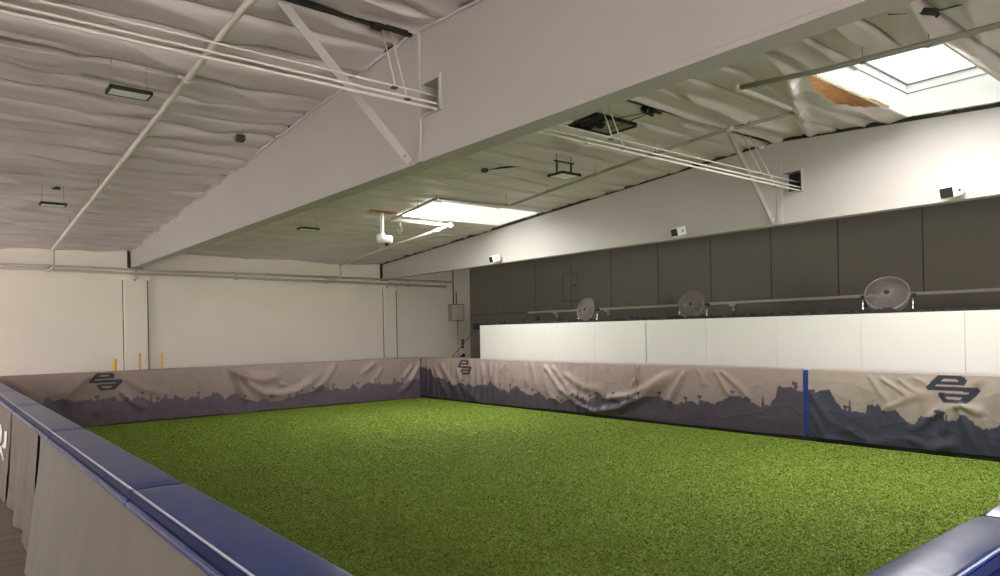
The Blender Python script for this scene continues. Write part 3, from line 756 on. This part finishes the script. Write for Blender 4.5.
# three tubes through the beam openings
for lab, y, z, r in (('topmost of the three parallel white tubes threaded through the beam openings', 6.62, 4.905, .012),
                     ('middle one of the three parallel white tubes threaded through the beam openings', 6.52, 4.775, .014),
                     ('lowest of the three parallel white tubes threaded through the beam openings', 6.50, 4.706, .016)):
    root = thing('conduit_tube', lab, 'pipe', (4, y, z), 'tubes through the beam openings')
    MB().tube([(-7.9, y, z), (12.5, y, z), (12.79, y, z)], r, 8).build('tube', 'pipe_white', root)
    for x in (6.9, 9.6): MB().tube([(x - .05, y, z), (x + .05, y, z)], r + .005, 8).build('coupling', 'pipe_white', root)
root = thing('tube_hanger', 'pair of thin white rods holding the tubes left of the deep middle beam', 'hanger', (4.05, 6.8, 5.7))
for x, y, z in ((3.99, 6.6, 4.90), (4.10, 6.55, 4.80)):
    MB().tube([(x + .07, 6.98, 5.68), (x, y, z)], .009, 6).build('rod', 'pipe_white', root)
MB().box(3.90, 4.02, 6.84, 6.96, 5.62, 5.66).box(4.02, 4.30, 6.80, 6.86, 5.61, 5.65).build('clamp', 'black', root)
MB().box(3.96, 4.02, 6.59, 6.65, 4.875, 4.893).build('strap', 'dark_grey', root); MB().box(4.07, 4.13, 6.5, 6.55, 4.745, 4.76).build('strap', 'dark_grey', root)
root = thing('tube_hanger', 'thin rods holding the tubes beside the dark ceiling vent', 'hanger', (7.6, 6.8, 5.7))
for x, y, z in ((7.52, 6.6, 4.90), (7.66, 6.52, 4.78)):
    MB().tube([(x + .1, 6.98, 5.70), (x, y, z)], .009, 6).build('rod', 'pipe_white', root)
MB().box(7.49, 7.55, 6.59, 6.65, 4.875, 4.893).build('strap', 'mid_grey', root); MB().box(7.63, 7.69, 6.5, 6.55, 4.745, 4.76).build('strap', 'mid_grey', root)
root = thing('tube_hanger', 'thin rods holding the tubes beside the right diagonal brace', 'hanger', (11.6, 6.8, 5.7))
for x, y, z in ((11.45, 6.6, 4.91), (11.72, 6.52, 4.74)):
    MB().tube([(x, 6.98, 5.70), (x, y, z)], .009, 6).build('rod', 'pipe_white', root)
MB().box(11.42, 11.48, 6.59, 6.65, 4.875, 4.893).build('strap', 'mid_grey', root); MB().box(11.69, 11.75, 6.48, 6.53, 4.675, 4.69).build('strap', 'mid_grey', root)

# pipes along the back wall
for lab, z0, z1, y, r, xe in (('upper of the two thin pipes running along the top of the far wall', 4.14, 4.10, 21.72, .034, 15.5), ('lower of the two thin pipes running along the top of the far wall', 4.05, 3.92, 21.74, .036, 15.2)):
    root = thing('wall_pipe', lab, 'pipe', (4, y, 4.1), 'pipes along the far wall')
    MB().tube([(-7.9, y, z0 + .02), (1.5, y, z0), (xe, y, z1)], r, 8).build('pipe', 'pipe_white', root)
    for x in (.9, 2.5, 4.6, 7.4, 10.4, 13.6):
        z = z0 + (z1 - z0) * (x - 1.5) / (xe - 1.5)
        MB().box(x - .02, x + .02, y - .03, BW - .035, z - r - .012, z - r + .002).build('bracket', 'pipe_grey', root)
    for x in (2.46, 3.5, 8.3, 13.2):
        z = z0 + (z1 - z0) * (x - 1.5) / (xe - 1.5); MB().tube([(x - .07, y, z), (x + .07, y, z)], r + .010, 8).build('coupling', 'pipe_white', root)
for lab, x in (('short slanting white pipe stub over the left pilaster of the far wall', 4.62), ('short slanting white pipe stub over the right pilaster of the far wall', 12.75)):
    o = MB().tube([(x + .06, 21.76, 4.03), (x - .06, 21.84, 3.82)], .03, 8).build('pipe_stub', 'pipe_white'); tag(o, lab, 'pipe')

# ------------------------------------------------------------------ drum fans on the partition
def fan(label, y, az, x=13.68, tilt=32, R=.36):
    cz = .325 if R > .34 else .33
    root = thing('drum_fan', label, 'fan', (0, 0, 0), 'fans on the white partition')
    T = Matrix.Translation((0, 0, cz)) @ Matrix.Rotation(math.radians(-tilt), 4, 'Y')
    def put(m, name, mm, parent=root):
        m.v = [tuple(T @ Vector(v)) for v in m.v]; return m.build(name, mm, parent)
    prof = lambda r: .10 + .035 * math.sqrt(max(0, 1 - (r / R) ** 2))
    g = MB()
    for k in range(1, 13): r = R * k / 12.5; g.torus(r, .0045, (prof(r), 0, 0), 0, 40, 4)
    for k in range(56):
        t = 2 * math.pi * k / 56
        g.tube([(prof(r), r * math.cos(t + .5 * r), r * math.sin(t + .5 * r)) for r in (.05, .15, .25, R - .04, R)], .0042, 4, False)
    fg = put(g, 'front_guard', 'fan_metal')
    rim = MB().torus(R, .014, (.095, 0, 0), 0, 48, 8)
    rim.lathe([(R + .004, .09), (R + .006, 0), (R - .01, -.06)], (0, 0, 0), 0, 48); put(rim, 'rim', 'fan_metal')
    bg_ = MB()
    for k in range(1, 9): r = R * k / 8.5; bg_.torus(r, .003, (-.06 - .05 * math.sqrt(max(0, 1 - (r / R) ** 2)), 0, 0), 0, 36, 4)
    for k in range(16):
        t = 2 * math.pi * k / 16
        bg_.tube([(-.06 - .05 * math.sqrt(max(0, 1 - (r / R) ** 2)), r * math.cos(t), r * math.sin(t)) for r in (.06, .2, .3, R - .01)], .003, 4, False)
    put(bg_, 'back_guard', 'mid_grey')
    put(MB().lathe([(0, .145), (.035, .143), (.045, .135), (.045, .12), (0, .12)], (0, 0, 0), 0, 20), 'hub_cap', 'black', fg)
    hub = put(MB().lathe([(0, .09), (.05, .085), (.06, .05), (.06, -.02), (0, -.02)], (0, 0, 0), 0, 18), 'hub', 'dark_grey')
    for k in range(3):
        b = MB(); n = 8; vs = []
        for i in range(n + 1):
            u = i / n; r = .055 + u * (R - .095); wdt = .08 + .13 * math.sin(min(1, u * 1.1) * math.pi * .55); sw = .25 * u
            for j in range(5):
                v = j / 4 - .5; t = 2 * math.pi * k / 3 + sw + v * wdt / max(.09, r) * 1.3
                vs.append((.035 - v * .085 + .02 * (4 * v * v - 1) * -1 * .5, r * math.cos(t), r * math.sin(t)))
        fs = [(i * 5 + j, i * 5 + j + 1, (i + 1) * 5 + j + 1, (i + 1) * 5 + j) for i in range(n) for j in range(4)]
        b.add(vs, fs, True); b.add([(p[0] - .004, p[1], p[2]) for p in vs], [f[::-1] for f in fs], True); put(b, 'blade', 'fan_blade', hub)
    put(MB().lathe([(0, -.24), (.07, -.235), (.085, -.2), (.085, -.07), (0, -.07)], (0, 0, 0), 0, 20), 'motor', 'black')
    st = MB(); w = R + .04
    st.tube([(0, -w, cz), (.02, -w - .005, .15), (.05, -w, .03), (.09, -w + .02, .014), (.20, -w + .12, .014), (.20, w - .12, .014), (.09, w - .02, .014), (.05, w, .03), (.02, w + .005, .15), (0, w, cz)], .0125, 8)
    st.tube([(.05, -w, .03), (-.16, -w + .04, .014), (-.22, -w + .14, .014), (-.22, w - .14, .014), (-.16, w - .04, .014), (.05, w, .03)], .0125, 8)
    st = st.build('stand', 'chrome', root)
    for s in (-1, 1):
        k = MB().lathe([(0, -.03), (.035, -.03), (.04, 0), (.03, .05), (0, .05)], (0, s * (w + .01), cz), 1, 12); k.build('tilt_knob', 'black', st)
    box = MB().box(-.20, -.08, -w + .0, -w + .1, cz - .18, cz - .06, .015); box.build('switch_box', 'black', root)
    root.location = (x, y, 2.377); root.rotation_euler = (0, 0, math.radians(az))
    return root
fan('large grey drum fan nearest the camera on the white partition, facing out', 5.43, 196)
fan('middle one of the three grey drum fans on the white partition', 9.65, 183, 13.68, 13, .315)
fan('farthest grey drum fan on the white partition, near the small wall hatch', 12.97, 177, 13.68, 13, .315)

# dark ragged strip along the top of the partition
n = 330; vs = []; rr = random.Random(4); hh = .02
m = MB()
for i in range(n + 1):
    y = 16.6 - i * (16.6 - 1.0) / n
    hh = .35 * hh + .65 * rr.choice([.02, .035, .05, .07, .09]) * (1.25 if y > 5 else .8)
    x = PX + .10 + .012 * math.sin(i * .9)
    vs += [(x, y, 2.377), (x + .01, y, 2.385 + hh), (x + .10, y, 2.383 + hh * .8), (x + .13, y, 2.377)]
m.add(vs, [(i * 4 + j, i * 4 + j + 1, i * 4 + j + 5, i * 4 + j + 4) for i in range(n) for j in range(3)])
tag(m.build('edge_felt', 'felt'), 'ragged dark strip lying along the top edge of the white partition', 'felt')

root = thing('small_camera', 'small black and silver device standing on the far end of the white partition', 'camera', (13.56, 14.82, 2.377))
MB().box(13.46, 13.62, 14.65, 15.01, 2.377, 2.47, .02).build('base', 'black', root)
MB().box(13.445, 13.47, 14.74, 14.92, 2.40, 2.455, .01).build('front_panel', 'chrome', root)
MB().lathe([(0, -.07), (.05, -.05), (.07, 0), (.05, .05), (0, .07)], (13.54, 14.83, 2.55), 2, 16).tube([(13.54, 14.83, 2.46), (13.54, 14.83, 2.5)], .03, 10).build('head', 'black', root)

# white boxy units along the bottom of the right beam
def speaker(label, y):
    root = thing('wall_speaker', label, 'speaker', (12.45, y, 4.23), 'white units on the right beam')
    Rm = Matrix.Translation((12.40, y, 4.245)) @ Matrix.Rotation(math.radians(-14), 4, 'Z') @ Matrix.Rotation(math.radians(-14), 4, 'Y')
    def put(m, nm, mm, par=None):
        m.v = [tuple(Rm @ Vector(v)) for v in m.v]; return m.build(nm, mm, par or root)
    hs = put(MB().box(-.13, .10, -.115, .115, -.09, .09, .012), 'housing', 'white_plastic')
    put(MB().box(-.138, -.128, -.10, .10, -.078, .078, .003), 'front_panel', 'black', hs)
    put(MB().lathe([(0, -.012), (.018, -.012), (.018, .006), (0, .006)], (.0, -.118, 0), 1, 12), 'knob', 'dark_grey', hs)
    MB().bar((12.50, y, 4.25), (12.60, y, 4.25), .05, .02).build('mount', 'white_plastic', root)
speaker('rightmost small white black-fronted box on the beam over the fans', 3.95)
speaker('small white box with black front on the right beam, above the middle fan', 9.07)
speaker('small white box with black front at the far end of the right beam', 15.3)

# ------------------------------------------------------------------ ceiling fixtures
def floodlight(label, x, y, z, hang, w=.46, d=.30):
    root = thing('flood_light', label, 'light', (x, y, z), 'unlit black ceiling lights')
    f = MB()
    f.box(x - w / 2, x + w / 2, y - d / 2, y + d / 2, z + .012, z + .035, .008)
    f.box(x - w / 2, x + w / 2, y - d / 2, y - d / 2 + .025, z - .012, z + .02); f.box(x - w / 2, x + w / 2, y + d / 2 - .025, y + d / 2, z - .012, z + .02)
    f.box(x - w / 2, x - w / 2 + .025, y - d / 2, y + d / 2, z - .012, z + .02); f.box(x + w / 2 - .025, x + w / 2, y - d / 2, y + d / 2, z - .012, z + .02)
    f = f.build('housing', 'black', root)
    MB().box(x - w / 2 + .025, x + w / 2 - .025, y - d / 2 + .025, y + d / 2 - .025, z - .010, z + .011).build('lens', 'lens_grey', f)
    t = zc(y) - .02
    for s in (-1, 1):
        if hang == 'wire': MB().tube([(x + s * (w / 2 - .03), y, z + .03), (x + s * (w / 2 - .05), y, t)], .005, 6).build('wire', 'wire', root)
        else: MB().box(x + s * (w / 2 - .06) - .012, x + s * (w / 2 - .06) + .012, y - .015, y + .015, z + .03, z + .27).tube([(x + s * (w / 2 - .06), y, z + .25), (x + s * (w / 2 - .06), y, t)], .006, 6).build('bracket', 'dark_grey', root)
    if hang != 'wire': MB().box(x - w / 2, x + w / 2, y - .018, y + .018, z + .25, z + .275).build('cross_bar', 'dark_grey', root)
    return root
floodlight('black framed light on thin wires, left of the slanting white pipe', 1.93, 9.33, 5.15, 'wire', .47, .28)
floodlight('thin black light hanging low in the far left ceiling bay', 1.86, 15.4, 4.72, 'wire', .42, .26)
floodlight('small black light just past the deep middle beam, left of the hanging white camera', 7.03, 15.7, 4.70, 'wire', .46, .28)
floodlight('black light on a bracket between the far skylight and the dark ceiling vent', 9.43, 9.5, 5.13, 'bar', .5, .42)

root = thing('ceiling_camera', 'white camera on a long pole under a brown wooden plate, by the far skylight', 'camera', (8.68, 15.1, 4.5))
MB().box(8.28, 8.98, 14.84, 15.34, 5.15, 5.18, .004).build('wood_plate', 'brown_wood', root)
MB().tube([(8.68, 15.1, 5.16), (8.68, 15.1, 4.60)], [.05, .045], 14).build('pole', 'white_plastic', root)
MB().tube([(8.56, 15.16, 4.53), (8.60, 15.14, 4.53), (8.88, 15.0, 4.50), (8.90, 14.99, 4.50)], [.09, .105, .095, .07], 16).lathe([(0, -.10), (.09, -.09), (.115, 0), (.09, .09), (0, .10)], (8.66, 15.11, 4.55), 2, 18).build('body', 'white_plastic', root)
MB().tube([(8.885, 14.995, 4.50), (8.915, 14.98, 4.498)], .045, 12).build('lens', 'black', root)
MB().lathe([(0, -.06), (.04, -.04), (.05, .02), (0, .02)], (8.78, 15.05, 4.40), 2, 12).build('foot', 'black', root)
m = MB(); m.tube([(8.98, 14.8, 5.16), (9.0, 14.8, 4.9), (8.97, 14.85, 4.7), (9.03, 14.82, 4.62), (9.07, 14.8, 4.72), (9.02, 14.8, 4.9)], .007, 6)
tag(m.build('hanging_cord', 'wire'), 'thin cord loop hanging beside the white ceiling camera', 'cord')

def ceiling_box(label, x, y, r, arm, name, cat, m='dark_grey'):
    z = zc(y)
    root = thing(name, label, cat, (x, y, z - .06))
    MB().lathe([(0, -.10), (r * .7, -.095), (r, -.05), (r, 0), (0, .0)], (x, y, z - .03), 2, 16).build('body', m, root)
    MB().tube([(x, y, z - .07), (x + arm[0], y + arm[1], z - .06 - arm[1] * .07)], .018, 8).build('arm', 'black', root)
    g = MB()
    for k in range(4):
        t = k * math.pi / 2 + .4; g.bar((x, y, z - .12), (x + .12 * math.cos(t), y + .12 * math.sin(t), z - .07), .015, .008)
    g.build('spider', 'pipe_grey', root)
ceiling_box('round dark junction box on the far left ceiling, above a thin black light', 1.93, 15.5, .10, (.42, .02), 'junction_box', 'junction box')
ceiling_box('dark spider-shaped fitting on the left ceiling beside the deep middle beam', 3.95, 11.35, .09, (-.2, 0), 'ceiling_fitting', 'fitting')
ceiling_box('dark cross-shaped fitting on the ceiling left of the bracketed black light', 8.63, 10.92, .08, (.75, -.75), 'ceiling_fitting', 'fitting')
m = MB().tube([(1.52, 8.36, 5.60), (1.56, 8.36, 5.57), (1.66, 8.36, 5.56), (1.78, 8.36, 5.58), (1.83, 8.36, 5.62)], [.012, .02, .018, .014, .008], 8)
tag(m.build('cable_stub', 'black'), 'short curved black cable on the ceiling at the upper left', 'cable')

# vent with torn black lining
root = thing('ceiling_vent', 'square ceiling vent with torn black lining by the deep middle beam', 'vent', (8.94, 8.05, 5.7))
x0, x1, y0, y1 = VENT; zv = zc(8.05)
m = MB(); m.box(x0, x1, y0 - .02, y0, zv - .04, zv + .4); m.box(x0, x1, y1, y1 + .02, zv - .05, zv + .4); m.box(x0 - .02, x0, y0, y1, zv - .05, zv + .4); m.box(x1, x1 + .02, y0, y1, zv - .05, zv + .4); m.box(x0, x1, y0, y1, zv + .38, zv + .4)
m.build('shaft', 'black', root)
m = MB(); m.prism([(8.98, y1), (9.43, y1), (9.43, y0), (8.75, y0)], 2, zv - .02, zv - .01); m.build('cover_panel', 'mid_grey', root)
m = MB(); rr = random.Random(9)
for k in range(9):
    cx, cy = 8.52 + .5 * rr.random(), 7.85 + .45 * rr.random(); s = .05 + .06 * rr.random()
    m.lathe([(0, -s), (s * .8, -s * .6), (s, 0), (s * .7, s * .6), (0, s)], (cx, cy, zv - .02 + .05 * rr.random()), 2, 7)
m.build('torn_lining', 'felt', root)
m = MB().tube([(8.75, 6.9, 5.56), (8.72, 7.0, 5.63), (8.9, 7.04, 5.66), (9.2, 7.03, 5.655)], [.05, .055, .035, .02], 8).tube([(8.75, 6.9, 5.56), (8.80, 6.88, 5.50)], [.05, .02], 8)
tag(m.build('hose_end', 'black'), 'black hose end curling out of the ridge next to the dark vent', 'hose')
m = MB().tube([(8.76, 6.95, 5.57), (8.6, 7.9, 5.62)], .007, 6).tube([(8.78, 6.95, 5.56), (9.1, 8.1, 5.62)], .007, 6)
tag(m.build('cord_pair', 'dark_grey'), 'two thin dark cords strung from the hose end to the vent', 'cord')

# rod and clamp near the top right corner
root = thing('ceiling_rod', 'thin dark rod with a clamp near the top right corner of the ceiling', 'rod', (8.0, 2.7, 5.39))
MB().tube([(7.75, 3.02, 5.41), (8.02, 2.72, 5.385), (8.05, 1.6, 5.32)], .010, 6).build('rod', 'dark_grey', root)
MB().bar((7.95, 2.76, 5.40), (8.06, 2.67, 5.385), .06, .05).bar((8.04, 2.70, 5.42), (8.07, 2.66, 5.34), .05, .03).build('clamp', 'black', root)

# ------------------------------------------------------------------ things by the far wall
for lab, x, zt, r in (('short thick yellow post behind the emblem on the far banner', 3.80, 1.66, .045), ('thin yellow post in front of the left pilaster of the far wall', 4.40, 1.80, .024), ('rightmost thin yellow post, right of the left pilaster of the far wall', 4.945, 1.78, .024)):
    root = thing('yellow_post', lab, 'post', (x, 20.6, 0), 'yellow posts by the far wall')
    MB().tube([(x, 20.6, .02), (x, 20.6, zt - .01), (x, 20.6, zt)], [r, r, r * .7], 12).build('pole', 'yellow', root)
    MB().lathe([(.14, 0), (.14, .015), (.05, .03), (r, .04)], (x, 20.6, 0), 2, 16).build('base', 'black', root)
root = thing('panel_box', 'grey louvred electrical box high on the far wall, left of the white partition', 'electrical box', (15.75, 21.9, 2.95))
cab = MB().box(15.42, 16.07, 21.78, 21.965, 2.62, 3.27, .01).build('cabinet', 'box_grey', root)
lv = MB()
for k in range(12): lv.bar((15.47, 21.776, 2.68 + k * .048), (16.02, 21.776, 2.68 + k * .048), .012, .03, (0, 0, 1))
lv.build('louvre', 'wall_cream', cab)
MB().tube([(15.66, 21.92, 3.27), (15.66, 21.92, 4.55)], .022, 8).build('conduit', 'dark_grey', root)
MB().tube([(15.80, 21.92, 3.27), (15.80, 21.92, 3.75)], .018, 8).build('conduit', 'dark_grey', root)
MB().tube([(15.86, 21.95, 2.62), (15.86, 21.95, .1)], .014, 8).build('lower_conduit', 'box_grey', root)
root = thing('fire_alarm', 'small red fitting low on the far wall under the grey electrical box', 'alarm', (16.1, 21.95, 1.7))
MB().box(16.05, 16.13, 21.92, 22, 1.66, 1.92, .01).build('body', 'red', root)
MB().box(16.055, 16.125, 21.915, 22, 1.56, 1.65, .01).build('base', 'black', root)
root = thing('wall_fitting', 'small black fitting just above the right banner under the red alarm', 'fitting', (16.08, 21.95, 1.3))
MB().box(15.98, 16.14, 21.86, 22, 1.22, 1.30, .015).build('body', 'black', root)
MB().lathe([(0, -.05), (.04, -.03), (.05, 0), (0, .03)], (16.1, 21.92, 1.34), 2, 12).build('cap', 'black', root)
m = MB().tube([(13.0, 17.08, 2.26), (13.02, 18.9, 1.0), (13.02, 18.95, .0)], .012, 6)
tag(m.build('guy_cable', 'dark_grey'), 'thin dark cable slanting down from the black end of the white partition', 'cable')
